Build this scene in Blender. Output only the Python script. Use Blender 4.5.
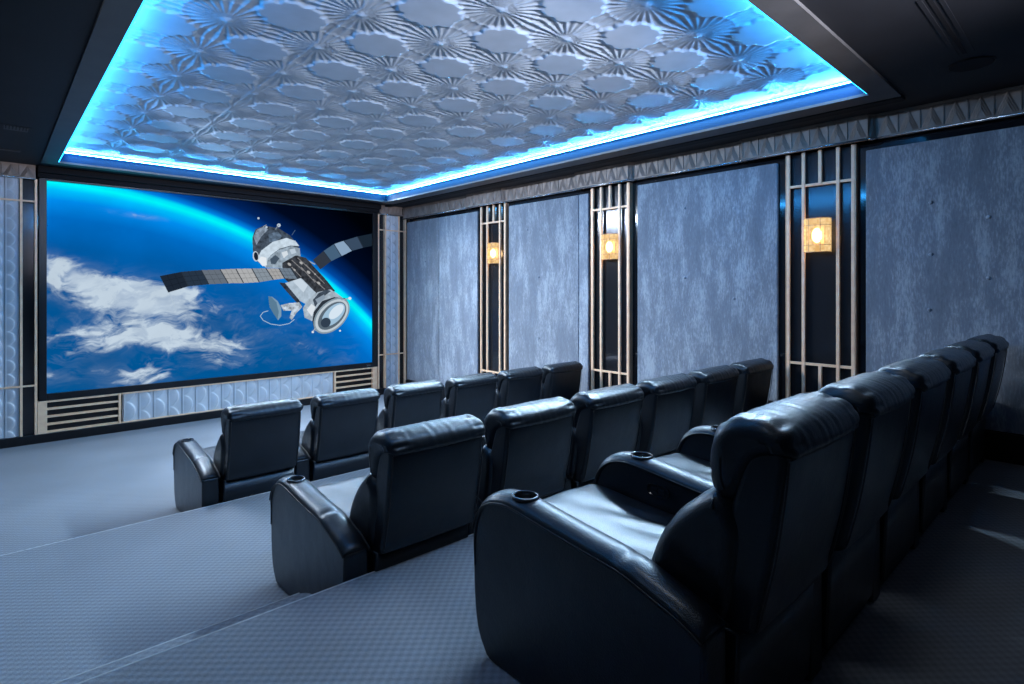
import bpy, bmesh, math, random
import numpy as np
from mathutils import Vector, Matrix

random.seed(4)
SC = bpy.context.scene
COL = SC.collection
for o in list(bpy.data.objects):
    bpy.data.objects.remove(o)

# ------------------------------------------------------------------ camera
F_PX = 561.98
YAW = math.radians(42.839)
HORIZON = 289.9
cam_d = bpy.data.cameras.new('camera')
cam = bpy.data.objects.new('camera', cam_d)
COL.objects.link(cam)
cam.location = (0, 0, 0)
cam.rotation_euler = (math.pi / 2, 0, -YAW)
cam_d.sensor_width = 36.0
cam_d.lens = F_PX * 36.0 / 1024.0
cam_d.shift_y = -(342.0 - HORIZON) / 1024.0
cam_d.clip_start = 0.03
cam_d.clip_end = 60
SC.camera = cam

# ------------------------------------------------------------------ room dimensions (eye level is z = 0)
W = 6.263          # right wall
WL = -0.23         # left wall
D = 10.0           # front wall
YB = -1.7          # back wall
Z0, Z1, Z2 = -2.073, -1.801, -1.443   # front floor, middle platform, back platform
E1, E2 = 5.157, 2.60                  # platform edges
CZ = 1.655         # soffit height
TX0, TX1, TY0, TY1 = 0.635, 5.43, 1.43, 9.32   # tray opening
TZ = 1.82          # pressed metal ceiling

# ------------------------------------------------------------------ world, exposure
wd = bpy.data.worlds.new('world'); SC.world = wd; wd.use_nodes = True
bg = wd.node_tree.nodes['Background']
bg.inputs[0].default_value = (0.25, 0.35, 0.5, 1); bg.inputs[1].default_value = 0.05
vs = SC.view_settings
vs.view_transform = 'Standard'; vs.look = 'None'; vs.exposure = 0.0; vs.gamma = 1.0
vs.use_curve_mapping = False

# ------------------------------------------------------------------ lights (fill lamps added in the soffit, outside the frame)
def spot(name, loc, target, power, color, size, angle, blend=0.8):
    l = bpy.data.lights.new(name, 'SPOT'); l.energy = power; l.color = color
    l.shadow_soft_size = size; l.spot_size = math.radians(angle); l.spot_blend = blend
    o = bpy.data.objects.new(name, l); COL.objects.link(o); o.location = loc
    o.rotation_euler = (Vector(target) - Vector(loc)).to_track_quat('-Z', 'Y').to_euler()
    return o
def area(name, loc, target, power, color, sx, sy):
    l = bpy.data.lights.new(name, 'AREA'); l.energy = power; l.color = color
    l.shape = 'RECTANGLE'; l.size = sx; l.size_y = sy
    o = bpy.data.objects.new(name, l); COL.objects.link(o); o.location = loc
    o.rotation_euler = (Vector(target) - Vector(loc)).to_track_quat('-Z', 'Y').to_euler()
    return o
NEUT = (0.70, 0.84, 1.0)
for (lx, ly, tx, ty, tz, pw) in [(0.2, 3.6, 3.6, 8.0, -1.6, 16), (0.2, 2.2, 5.0, 5.6, -0.9, 14),
                                 (0.2, 0.8, 4.2, 2.8, -0.6, 14)]:
    spot('added_fill_spot', (lx, ly, CZ - 0.03), (tx, ty, tz), pw, NEUT, 0.12, 110)
for (lx, ly, pw) in [(1.9, 0.98, 20), (3.0, 0.62, 14)]:
    spot('added_fill_spot', (lx, ly, CZ - 0.01), (lx + 0.5, ly + 0.1, -1.4), pw, (0.86, 0.92, 1.0), 0.22, 140)  # extra fill added to brighten the back row seats from above
ra = area('rear_fill_light', (2.6, -1.5, 0.95), (3.0, 5.0, 3.0), 90, (0.90, 0.90, 1.0), 2.4, 0.4); ra.data.spread = math.radians(50)  # soft fill added behind the camera, without a fitting
COOL = (0.78, 0.88, 1.0)
BLUE = (0.04, 0.38, 1.0)
# blue lamps give the cove LED glow; the whiter strips are added room fill
XM, YM = (TX0 + TX1) / 2, (TY0 + TY1) / 2
for (loc, tgt, pw, colr, ln, sp) in [
        ((TX0 + 0.006, 6.65, 1.70), (TX0 + 3, 5.0, -0.9), 330, COOL, 5.1, 106),
        ((XM, TY0 + 0.006, 1.70), (XM, TY0 + 3, -0.6), 14, COOL, 4.6, 120),
        ((TX0 + 0.006, YM, 1.745), (TX0 + 3, YM, 1.9), 84, BLUE, 7.7, 160),
        ((TX1 - 0.010, 5.15, 1.785), (TX1 - 2, 5.15, -0.8), 280, (0.62, 0.82, 1.0), 7.3, 116),
        ((TX1 - 0.012, YM, 1.778), (TX1 - 3, YM, 2.0), 60, BLUE, 7.6, 160),
        ((XM, TY1 - 0.012, 1.778), (XM, TY1 - 3, 2.0), 34, BLUE, 4.6, 160),
        ((XM, TY1 - 0.010, 1.785), (XM, TY1 - 2, -0.8), 100, COOL, 4.6, 112),
        ((XM, TY0 + 0.006, 1.745), (XM, TY0 + 3, 1.9), 78, BLUE, 4.6, 160)]:
    al = area('cove_led_and_fill', loc, tgt, pw, colr, ln, 0.04 if loc[2] < 1.76 else 0.006); al.data.spread = math.radians(sp)

# ------------------------------------------------------------------ materials
def mat(name):
    m = bpy.data.materials.new(name); m.use_nodes = True
    nt = m.node_tree; b = nt.nodes['Principled BSDF']
    return m, nt, b
def N(nt, kind, **kw):
    n = nt.nodes.new(kind)
    for k, v in kw.items():
        if hasattr(n, k): setattr(n, k, v)
    return n
def setin(n, **kw):
    for k, v in kw.items():
        n.inputs[k.replace('_', ' ')].default_value = v
def simple(name, col, rough=0.5, metal=0.0, spec=0.5, bump=0.0, bscale=80, var=0.0, vscale=6, stretch=(1, 1, 1)):
    m, nt, b = mat(name)
    b.inputs['Base Color'].default_value = (*col, 1)
    b.inputs['Roughness'].default_value = rough
    b.inputs['Metallic'].default_value = metal
    b.inputs['Specular IOR Level'].default_value = spec
    tc = N(nt, 'ShaderNodeTexCoord'); mp = N(nt, 'ShaderNodeMapping')
    mp.inputs['Scale'].default_value = stretch
    nt.links.new(tc.outputs['Object'], mp.inputs['Vector'])
    no = N(nt, 'ShaderNodeTexNoise'); no.inputs['Scale'].default_value = vscale; no.inputs['Detail'].default_value = 6
    nt.links.new(mp.outputs[0], no.inputs['Vector'])
    cr = N(nt, 'ShaderNodeValToRGB')
    cr.color_ramp.elements[0].position = 0.3; cr.color_ramp.elements[1].position = 0.7
    cr.color_ramp.elements[0].color = (*[c * (1 - var) for c in col], 1)
    cr.color_ramp.elements[1].color = (*[min(1, c * (1 + var)) for c in col], 1)
    nt.links.new(no.outputs['Fac'], cr.inputs[0]); nt.links.new(cr.outputs[0], b.inputs['Base Color'])
    if bump:
        n2 = N(nt, 'ShaderNodeTexNoise'); n2.inputs['Scale'].default_value = bscale; n2.inputs['Detail'].default_value = 3
        nt.links.new(mp.outputs[0], n2.inputs['Vector'])
        bp = N(nt, 'ShaderNodeBump'); bp.inputs['Strength'].default_value = bump; bp.inputs['Distance'].default_value = 0.004
        nt.links.new(n2.outputs['Fac'], bp.inputs['Height']); nt.links.new(bp.outputs[0], b.inputs['Normal'])
    return m

M = {}
M['black_gloss'] = simple('black gloss glass', (0.008, 0.009, 0.012), 0.08, 0, 0.5)
M['mirror'] = simple('smoked mirror', (0.04, 0.04, 0.045), 0.14, 0.6, 0.5)
M['black_wood'] = simple('black painted wood', (0.006, 0.006, 0.008), 0.35, 0, 0.4, 0.05, 40, 0.2)
M['soffit'] = simple('charcoal ceiling paint', (0.013, 0.014, 0.018), 0.6, 0, 0.2, 0.03, 60, 0.12, 3)
M['frame_grey'] = simple('grey ceiling frame paint', (0.060, 0.060, 0.064), 0.5, 0, 0.5, 0.05, 50, 0.15, 5)
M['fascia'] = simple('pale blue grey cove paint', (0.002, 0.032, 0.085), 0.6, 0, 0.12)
M['gold'] = simple('brushed rose gold metal', (1.0, 0.62, 0.40), 0.42, 0.08, 0.5, 0.06, 60, 0.12, 12)
M['gold_dark'] = simple('aged bronze metal', (0.50, 0.29, 0.18), 0.42, 0.5, 0.5, 0.06, 60, 0.15, 10)
M['silver'] = simple('silver leaf pressed metal', (0.37, 0.435, 0.51), 0.42, 0.15, 0.5, 0.04, 90, 0.10, 5)
M['silver_panel'] = simple('silver grey lacquer relief', (0.58, 0.60, 0.64), 0.5, 0.1, 0.5, 0.03, 80, 0.08, 5)
M['bronze'] = simple('bronze pewter crown leaf', (0.27, 0.205, 0.17), 0.5, 0.15, 0.5, 0.06, 60, 0.25, 7)
M['bead'] = simple('polished pewter bead', (0.45, 0.46, 0.48), 0.25, 0.8, 0.5)
M['black_matte'] = simple('matt black paint', (0.006, 0.006, 0.008), 0.75, 0, 0.2)
M['edge_highlight'] = simple('pale painted edge highlight', (0.42, 0.44, 0.46), 0.95, 0, 0.1, 0.3, 120, 0.15, 30)
M['wall_dark'] = simple('dark wall paint', (0.03, 0.035, 0.045), 0.6, 0, 0.3)
M['plastic'] = simple('black plastic', (0.006, 0.006, 0.007), 0.45, 0, 0.4)
M['cup_steel'] = simple('dark polished steel', (0.06, 0.065, 0.075), 0.22, 0.8, 0.5)

# leather
def leather():
    m, nt, b = mat('black leather')
    tc = N(nt, 'ShaderNodeTexCoord')
    vo = N(nt, 'ShaderNodeTexVoronoi'); vo.inputs['Scale'].default_value = 260
    no = N(nt, 'ShaderNodeTexNoise'); no.inputs['Scale'].default_value = 7; no.inputs['Detail'].default_value = 4
    nt.links.new(tc.outputs['Object'], vo.inputs['Vector']); nt.links.new(tc.outputs['Object'], no.inputs['Vector'])
    ad = N(nt, 'ShaderNodeMath', operation='MULTIPLY_ADD'); ad.inputs[1].default_value = 6.0
    nt.links.new(no.outputs['Fac'], ad.inputs[0]); nt.links.new(vo.outputs['Distance'], ad.inputs[2])
    bp = N(nt, 'ShaderNodeBump'); bp.inputs['Strength'].default_value = 0.35; bp.inputs['Distance'].default_value = 0.0025
    nt.links.new(ad.outputs[0], bp.inputs['Height']); nt.links.new(bp.outputs[0], b.inputs['Normal'])
    cr = N(nt, 'ShaderNodeValToRGB')
    cr.color_ramp.elements[0].position = 0.35; cr.color_ramp.elements[1].position = 0.65
    cr.color_ramp.elements[0].color = (0.002, 0.0028, 0.0045, 1); cr.color_ramp.elements[1].color = (0.0035, 0.005, 0.008, 1)
    nt.links.new(no.outputs['Fac'], cr.inputs[0]); nt.links.new(cr.outputs[0], b.inputs['Base Color'])
    rr = N(nt, 'ShaderNodeMapRange'); setin(rr, To_Min=0.33, To_Max=0.42)
    nt.links.new(no.outputs['Fac'], rr.inputs['Value']); nt.links.new(rr.outputs[0], b.inputs['Roughness'])
    b.inputs['IOR'].default_value = 1.5
    b.inputs['Coat Weight'].default_value = 0.45; b.inputs['Coat Roughness'].default_value = 0.27; b.inputs['Specular IOR Level'].default_value = 0.34; b.inputs['Specular Tint'].default_value = (0.75, 0.88, 1, 1); b.inputs['Coat Tint'].default_value = (0.8, 0.9, 1, 1)
    return m
M['leather'] = leather()
M['piping'] = simple('black leather piping', (0.008, 0.009, 0.012), 0.5)

# carpet: woven loops in a small basket pattern
def carpet():
    m, nt, b = mat('blue grey woven carpet')
    tc = N(nt, 'ShaderNodeTexCoord'); sp = N(nt, 'ShaderNodeSeparateXYZ')
    nt.links.new(tc.outputs['Object'], sp.inputs[0])
    def sn(sock, k, ph=0.0):
        mu = N(nt, 'ShaderNodeMath', operation='MULTIPLY_ADD'); mu.inputs[1].default_value = k; mu.inputs[2].default_value = ph
        nt.links.new(sock, mu.inputs[0])
        s = N(nt, 'ShaderNodeMath', operation='SINE'); nt.links.new(mu.outputs[0], s.inputs[0]); return s.outputs[0]
    # z+y so the pattern also runs down the risers
    yz = N(nt, 'ShaderNodeMath', operation='SUBTRACT'); nt.links.new(sp.outputs['Y'], yz.inputs[0]); nt.links.new(sp.outputs['Z'], yz.inputs[1])
    a = sn(sp.outputs['X'], 2 * math.pi / 0.052); c = sn(yz.outputs[0], 2 * math.pi / 0.046)
    p = N(nt, 'ShaderNodeMath', operation='MULTIPLY'); nt.links.new(a, p.inputs[0]); nt.links.new(c, p.inputs[1])
    no = N(nt, 'ShaderNodeTexNoise'); no.inputs['Scale'].default_value = 160; no.inputs['Detail'].default_value = 3
    nt.links.new(tc.outputs['Object'], no.inputs['Vector'])
    n2 = N(nt, 'ShaderNodeTexNoise'); n2.inputs['Scale'].default_value = 0.9; n2.inputs['Detail'].default_value = 2
    nt.links.new(tc.outputs['Object'], n2.inputs['Vector'])
    h = N(nt, 'ShaderNodeMath', operation='MULTIPLY_ADD'); h.inputs[1].default_value = 0.5
    nt.links.new(p.outputs[0], h.inputs[0]); nt.links.new(no.outputs['Fac'], h.inputs[2])
    bp = N(nt, 'ShaderNodeBump'); bp.inputs['Strength'].default_value = 0.45; bp.inputs['Distance'].default_value = 0.006
    nt.links.new(h.outputs[0], bp.inputs['Height']); nt.links.new(bp.outputs[0], b.inputs['Normal'])
    mr = N(nt, 'ShaderNodeMapRange'); setin(mr, From_Min=-0.2, From_Max=1.3)
    nt.links.new(h.outputs[0], mr.inputs['Value'])
    cr = N(nt, 'ShaderNodeValToRGB')
    cr.color_ramp.elements[0].color = (0.128, 0.145, 0.172, 1); cr.color_ramp.elements[1].color = (0.226, 0.248, 0.284, 1)
    nt.links.new(mr.outputs[0], cr.inputs[0])
    mx = N(nt, 'ShaderNodeMixRGB', blend_type='MULTIPLY'); mx.inputs[0].default_value = 1.0
    m2 = N(nt, 'ShaderNodeMapRange'); setin(m2, From_Min=0.3, From_Max=0.7, To_Min=0.85, To_Max=1.1)
    nt.links.new(n2.outputs['Fac'], m2.inputs['Value'])
    nt.links.new(cr.outputs[0], mx.inputs[1]); nt.links.new(m2.outputs[0], mx.inputs[2])
    nt.links.new(mx.outputs[0], b.inputs['Base Color'])
    b.inputs['Roughness'].default_value = 0.95; b.inputs['Specular IOR Level'].default_value = 0.1
    b.inputs['Sheen Weight'].default_value = 0.15
    return m
M['carpet'] = carpet()

# crushed velvet
def velvet(g=1.0):
    m, nt, b = mat('crushed grey blue velvet')
    tc = N(nt, 'ShaderNodeTexCoord'); mp = N(nt, 'ShaderNodeMapping'); mp.inputs['Scale'].default_value = (1, 2.2, 0.55)
    nt.links.new(tc.outputs['Object'], mp.inputs['Vector'])
    oi = N(nt, 'ShaderNodeObjectInfo')
    n1 = N(nt, 'ShaderNodeTexNoise', noise_dimensions='4D'); n1.inputs['Scale'].default_value = 2.2; n1.inputs['Detail'].default_value = 10; n1.inputs['Roughness'].default_value = 0.68
    nt.links.new(mp.outputs[0], n1.inputs['Vector']); nt.links.new(oi.outputs['Random'], n1.inputs['W'])
    n2 = N(nt, 'ShaderNodeTexNoise'); n2.inputs['Scale'].default_value = 34; n2.inputs['Detail'].default_value = 8; n2.inputs['Roughness'].default_value = 0.75
    nt.links.new(mp.outputs[0], n2.inputs['Vector'])
    ad = N(nt, 'ShaderNodeMath', operation='MULTIPLY_ADD'); ad.inputs[1].default_value = 0.75
    nt.links.new(n2.outputs['Fac'], ad.inputs[0]); nt.links.new(n1.outputs['Fac'], ad.inputs[2])
    cr = N(nt, 'ShaderNodeValToRGB'); e = cr.color_ramp.elements
    e[0].position = 0.66; e[1].position = 1.0
    e[0].color = (0.150 * g, 0.170 * g, 0.205 * g, 1); e[1].color = (0.37 * g, 0.405 * g, 0.45 * g, 1)
    k = cr.color_ramp.elements.new(0.86); k.color = (0.205 * g, 0.23 * g, 0.272 * g, 1)
    nt.links.new(ad.outputs[0], cr.inputs[0]); nt.links.new(cr.outputs[0], b.inputs['Base Color'])
    bp = N(nt, 'ShaderNodeBump'); bp.inputs['Strength'].default_value = 0.35; bp.inputs['Distance'].default_value = 0.004
    nt.links.new(n2.outputs['Fac'], bp.inputs['Height']); nt.links.new(bp.outputs[0], b.inputs['Normal'])
    b.inputs['Roughness'].default_value = 0.7; b.inputs['Sheen Weight'].default_value = 0.4
    b.inputs['Specular IOR Level'].default_value = 0.25
    return m
M['velvet'] = velvet(); M['velvet_pale'] = velvet(1.22)

def emit(name, col, st):
    m = bpy.data.materials.new(name); m.use_nodes = True; nt = m.node_tree
    nt.nodes.clear(); o = nt.nodes.new('ShaderNodeOutputMaterial'); e = nt.nodes.new('ShaderNodeEmission')
    e.inputs[0].default_value = (*col, 1); e.inputs[1].default_value = st
    nt.links.new(e.outputs[0], o.inputs[0]); return m
M['led'] = emit('blue led strip', (0.02, 0.42, 1.0), 6.0)
M['led_cove'] = emit('bright blue led strip', (0.14, 0.66, 1.0), 95.0)
M['bulb'] = emit('warm bulb', (1.0, 0.62, 0.26), 30.0)
M['fill_lens'] = emit('cool fill lamp lens', (0.8, 0.9, 1.0), 3.0)

def glass_shade():
    m, nt, b = mat('amber crystal lamp glass')
    out = [n for n in nt.nodes if n.type == 'OUTPUT_MATERIAL'][0]
    tc = N(nt, 'ShaderNodeTexCoord')
    mp = N(nt, 'ShaderNodeMapping'); nt.links.new(tc.outputs['Object'], mp.inputs['Vector'])
    vo = N(nt, 'ShaderNodeTexVoronoi', distance='CHEBYCHEV'); vo.inputs['Scale'].default_value = 26
    nt.links.new(mp.outputs[0], vo.inputs['Vector'])
    cr = N(nt, 'ShaderNodeValToRGB'); cr.color_ramp.elements[0].color = (1.0, 0.74, 0.38, 1); cr.color_ramp.elements[1].color = (0.75, 0.42, 0.14, 1)
    cr.color_ramp.elements[0].position = 0.1; cr.color_ramp.elements[1].position = 0.8
    nt.links.new(vo.outputs['Distance'], cr.inputs[0])
    e = N(nt, 'ShaderNodeEmission'); e.inputs[1].default_value = 1.5; nt.links.new(cr.outputs[0], e.inputs[0])
    tr = N(nt, 'ShaderNodeBsdfTransparent'); tr.inputs[0].default_value = (1.0, 0.8, 0.5, 1)
    mx = N(nt, 'ShaderNodeMixShader'); mx.inputs[0].default_value = 0.35
    nt.links.new(e.outputs[0], mx.inputs[1]); nt.links.new(tr.outputs[0], mx.inputs[2])
    nt.links.new(mx.outputs[0], out.inputs[0]); return m
M['shade'] = glass_shade()

# ------------------------------------------------------------------ mesh helpers
def link(name, me, m, parent=None):
    o = bpy.data.objects.new(name, me); COL.objects.link(o)
    if m is not None: me.materials.append(m)
    if parent is not None: o.parent = parent
    return o
def from_bm(name, bm, m, parent=None, smooth=False):
    me = bpy.data.meshes.new(name); bmesh.ops.recalc_face_normals(bm, faces=bm.faces)
    bm.to_mesh(me); bm.free()
    if smooth: me.shade_smooth()
    return link(name, me, m, parent)
def thing(name, label, cat, loc=(0, 0, 0), group=None):
    o = bpy.data.objects.new(name, None); COL.objects.link(o); o.location = loc
    o.empty_display_size = 0.1
    o['label'] = label; o['category'] = cat
    if group: o['group'] = group
    return o
def tag(o, label, cat, group=None):
    o['label'] = label; o['category'] = cat
    if group: o['group'] = group
    return o
def structure(o):
    o['kind'] = 'structure'; return o
def box(bm, x0, x1, y0, y1, z0, z1, bev=0.0):
    r = bmesh.ops.create_cube(bm, size=1.0, matrix=Matrix.Translation(((x0 + x1) / 2, (y0 + y1) / 2, (z0 + z1) / 2)) @ Matrix.Diagonal((abs(x1 - x0), abs(y1 - y0), abs(z1 - z0), 1)))
    if bev > 0:
        es = list({e for v in r['verts'] for e in v.link_edges})
        bmesh.ops.bevel(bm, geom=es, offset=bev, segments=2, profile=0.6, affect='EDGES')
def boxobj(name, dims, m, parent=None, bev=0.0):
    bm = bmesh.new(); box(bm, *dims, bev); return from_bm(name, bm, m, parent)
def grid_mesh(name, P, m, parent=None, smooth=True):
    """P: (nu, nv, 3) array of points -> quad grid"""
    nu, nv = P.shape[:2]
    me = bpy.data.meshes.new(name)
    idx = np.arange(nu * nv).reshape(nu, nv)
    q = np.stack([idx[:-1, :-1], idx[1:, :-1], idx[1:, 1:], idx[:-1, 1:]], -1).reshape(-1, 4)
    me.vertices.add(nu * nv); me.vertices.foreach_set('co', P.reshape(-1).astype(np.float32))
    me.loops.add(q.size); me.loops.foreach_set('vertex_index', q.reshape(-1).astype(np.int32))
    me.polygons.add(len(q)); me.polygons.foreach_set('loop_start', np.arange(0, q.size, 4, dtype=np.int32))
    me.polygons.foreach_set('loop_total', np.full(len(q), 4, dtype=np.int32))
    me.update(calc_edges=True)
    if smooth: me.shade_smooth()
    return link(name, me, m, parent)
def tube(bm, pts, r, seg=8):
    rings = []
    n = len(pts); pts = [Vector(p) for p in pts]
    for i, p in enumerate(pts):
        t = (pts[min(i + 1, n - 1)] - pts[max(i - 1, 0)]).normalized()
        a = t.cross(Vector((1, 0, 0)))
        if a.length < 0.2: a = t.cross(Vector((0, 0, 1)))
        a.normalize(); b = t.cross(a)
        rings.append([bm.verts.new(p + a * r * math.cos(k * 2 * math.pi / seg) + b * r * math.sin(k * 2 * math.pi / seg)) for k in range(seg)])
    for i in range(n - 1):
        for k in range(seg):
            bm.faces.new((rings[i][k], rings[i][(k + 1) % seg], rings[i + 1][(k + 1) % seg], rings[i + 1][k]))
    bm.faces.new(rings[0]); bm.faces.new(rings[-1][::-1])
def catmull(pts, n=6, closed=True):
    P = [np.array(p, float) for p in pts]; L = len(P); out = []
    rng = range(L) if closed else range(L - 1)
    for i in rng:
        if closed: a, b, c, d = P[i - 1], P[i], P[(i + 1) % L], P[(i + 2) % L]
        else: a, b, c, d = P[max(i - 1, 0)], P[i], P[i + 1], P[min(i + 2, L - 1)]
        for k in range(n):
            t = k / n
            out.append(0.5 * ((2 * b) + (-a + c) * t + (2 * a - 5 * b + 4 * c - d) * t * t + (-a + 3 * b - 3 * c + d) * t ** 3))
    if not closed: out.append(P[-1])
    return np.array(out)
def loft(name, prof, x0, x1, r, m, parent=None, rows=14, endseg=7, crown=0.0, disp=None, taper=None, caps=True):
    """sweep a closed (y,z) profile across x, rounded at both ends by radius r (the profile shrinks along its own normals)"""
    prof = np.array(prof, float); n = len(prof)
    area2 = np.sum(prof[:, 0] * np.roll(prof[:, 1], -1) - np.roll(prof[:, 0], -1) * prof[:, 1])
    t = np.roll(prof, -1, 0) - np.roll(prof, 1, 0); t /= (np.linalg.norm(t, axis=1, keepdims=True) + 1e-9)
    nrm = np.stack([t[:, 1], -t[:, 0]], 1) * (1 if area2 > 0 else -1)
    st = []
    for k in range(endseg):
        a = k / endseg * math.pi / 2; st.append((x0 + r * (1 - math.cos(a)), r * (1 - math.sin(a))))
    for k in range(rows + 1): st.append((x0 + r + (x1 - x0 - 2 * r) * k / rows, 0.0))
    for k in range(1, endseg + 1):
        a = k / endseg * math.pi / 2; st.append((x1 - r + r * math.sin(a), r * (1 - math.cos(a))))
    bm = bmesh.new(); rings = []
    for (x, ins) in st:
        u = (x - x0) / (x1 - x0)
        off = -ins + crown * (1 - (2 * u - 1) ** 2)
        q = prof + nrm * off
        if disp is not None: q = q + nrm * disp(u, x, np.arange(n) / n, prof)[:, None]
        xx = np.full(n, x)
        if taper is not None:
            w = taper(prof); xx = (x0 + x1) / 2 + (x - (x0 + x1) / 2) * w
        rings.append([bm.verts.new((xx[i], q[i, 0], q[i, 1])) for i in range(n)])
    side = []
    for i in range(len(rings) - 1):
        for k in range(n):
            side.append(bm.faces.new((rings[i][k], rings[i][(k + 1) % n], rings[i + 1][(k + 1) % n], rings[i + 1][k])))
    for f in side: f.smooth = True
    if caps:
        a = bm.faces.new(rings[0]); b = bm.faces.new(rings[-1][::-1])
        bmesh.ops.triangulate(bm, faces=[a, b])
    return from_bm(name, bm, m, parent)
def copy_tree(o, parent=None):
    c = o.copy(); COL.objects.link(c); c.parent = parent
    for ch in list(o.children):
        copy_tree(ch, c)
    return c

# ------------------------------------------------------------------ floor and platforms
def step(name, x0, x1, y0, y1, z0, z1, round_corner=0.0, nose=0.018):
    """a carpeted platform: outline extruded, front top edge rounded"""
    pts = [(x0, y0), (x1, y0)]
    if round_corner > 0:
        for k in range(9):
            a = k / 8 * math.pi / 2
            pts.append((x1 - round_corner + round_corner * math.cos(a), y1 - round_corner + round_corner * math.sin(a)))
    else: pts.append((x1, y1))
    pts.append((x0, y1))
    bm = bmesh.new()
    lo = [bm.verts.new((x, y, z0)) for x, y in pts]
    levels = [lo]
    cx, cy = (x0 + x1) / 2, (y0 + y1) / 2
    for k in range(6):
        a = k / 5 * math.pi / 2
        ins = nose * (1 - math.cos(a)); z = z1 - nose + nose * math.sin(a)
        levels.append([bm.verts.new((x - (ins if x > cx else 0) * (1 if round_corner > 0 else 0), y - (ins if y > cy else 0), z)) for x, y in pts])
    n = len(pts)
    for i in range(len(levels) - 1):
        for k in range(n):
            f = bm.faces.new((levels[i][k], levels[i][(k + 1) % n], levels[i + 1][(k + 1) % n], levels[i + 1][k]))
    bm.faces.new(levels[-1]); bm.faces.new(levels[0][::-1])
    return structure(from_bm(name, bm, M['carpet']))
f0 = boxobj('floor', (WL - 0.1, W + 0.1, YB - 0.1, D + 0.1, Z0 - 0.15, Z0), M['carpet']); structure(f0)
step('floor_middle_platform', WL, W, YB, E1, Z0, Z1)
step('floor_back_platform', WL, W, YB, E2, Z1, Z2)
step('floor_aisle_step', WL, 1.262, E2, 2.985, Z1, -1.62, 0.06)
step('floor_front_aisle_step', WL, 1.25, E1, 5.545, Z0, -1.937, 0.06)

# pale tube along each step, painting the highlight on the carpet fold
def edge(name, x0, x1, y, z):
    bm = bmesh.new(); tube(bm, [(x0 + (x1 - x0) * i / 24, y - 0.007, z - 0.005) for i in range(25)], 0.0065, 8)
    return structure(from_bm(name, bm, M['edge_highlight'], None, True))
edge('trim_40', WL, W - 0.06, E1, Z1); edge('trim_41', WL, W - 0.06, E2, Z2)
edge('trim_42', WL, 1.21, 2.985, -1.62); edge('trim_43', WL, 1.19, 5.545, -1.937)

# ------------------------------------------------------------------ walls
structure(boxobj('wall_right', (W, W + 0.12, YB, D + 0.12, Z0, CZ + 0.3), M['black_gloss']))
structure(boxobj('wall_front', (WL, W, D, D + 0.12, Z0, CZ + 0.3), M['black_gloss']))
structure(boxobj('wall_left', (WL - 0.12, WL, YB, D + 0.12, Z0, CZ + 0.3), M['wall_dark']))
structure(boxobj('wall_back', (WL - 0.12, W + 0.12, YB - 0.12, YB, Z0, CZ + 0.3), M['wall_dark']))
# baseboards
def base(name, dims): return structure(boxobj(name, dims, M['black_wood'], None, 0.006))
base('baseboard_front', (WL, W, D - 0.10, D, Z0, -1.955))
base('baseboard_right', (W - 0.05, W, E1 + 0.001, D - 0.10, Z0, Z0 + 0.24))
base('baseboard_right_middle', (W - 0.05, W, E2 + 0.001, E1, Z1, Z1 + 0.24))
base('baseboard_right_back', (W - 0.05, W, YB, E2, Z2, -1.203))

# ------------------------------------------------------------------ ceiling: soffit ring, frame, fascia, pressed metal tray
def ring(name, xo0, xo1, yo0, yo1, xi0, xi1, yi0, yi1, z0, z1, m):
    bm = bmesh.new()
    o = [(xo0, yo0), (xo1, yo0), (xo1, yo1), (xo0, yo1)]; i = [(xi0, yi0), (xi1, yi0), (xi1, yi1), (xi0, yi1)]
    V = {}
    for z in (z0, z1):
        V[('o', z)] = [bm.verts.new((x, y, z)) for x, y in o]; V[('i', z)] = [bm.verts.new((x, y, z)) for x, y in i]
    for k in range(4):
        l = (k + 1) % 4
        bm.faces.new((V[('o', z0)][k], V[('o', z0)][l], V[('i', z0)][l], V[('i', z0)][k]))
        bm.faces.new((V[('o', z1)][k], V[('o', z1)][l], V[('i', z1)][l], V[('i', z1)][k]))
        bm.faces.new((V[('o', z0)][k], V[('o', z0)][l], V[('o', z1)][l], V[('o', z1)][k]))
        bm.faces.new((V[('i', z0)][k], V[('i', z0)][l], V[('i', z1)][l], V[('i', z1)][k]))
    return structure(from_bm(name, bm, m))
FX0, FX1, FY0, FY1 = 0.475, 5.66, 1.25, 9.48
ring('ceiling_soffit', WL, W, YB, D, FX0 + 0.02, FX1 - 0.02, FY0 + 0.02, FY1 - 0.02, CZ + 0.012, CZ + 0.24, M['soffit'])
ring('ceiling_tray_frame', FX0, FX1, FY0, FY1, TX0, TX1, TY0, TY1, CZ - 0.012, CZ + 0.012, M['frame_grey'])
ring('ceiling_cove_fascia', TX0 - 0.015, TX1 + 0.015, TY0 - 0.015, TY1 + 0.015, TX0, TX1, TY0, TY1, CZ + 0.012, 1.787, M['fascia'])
structure(boxobj('ceiling_slab', (WL, W, YB, D, 1.90, 1.98), M['soffit']))

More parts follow.
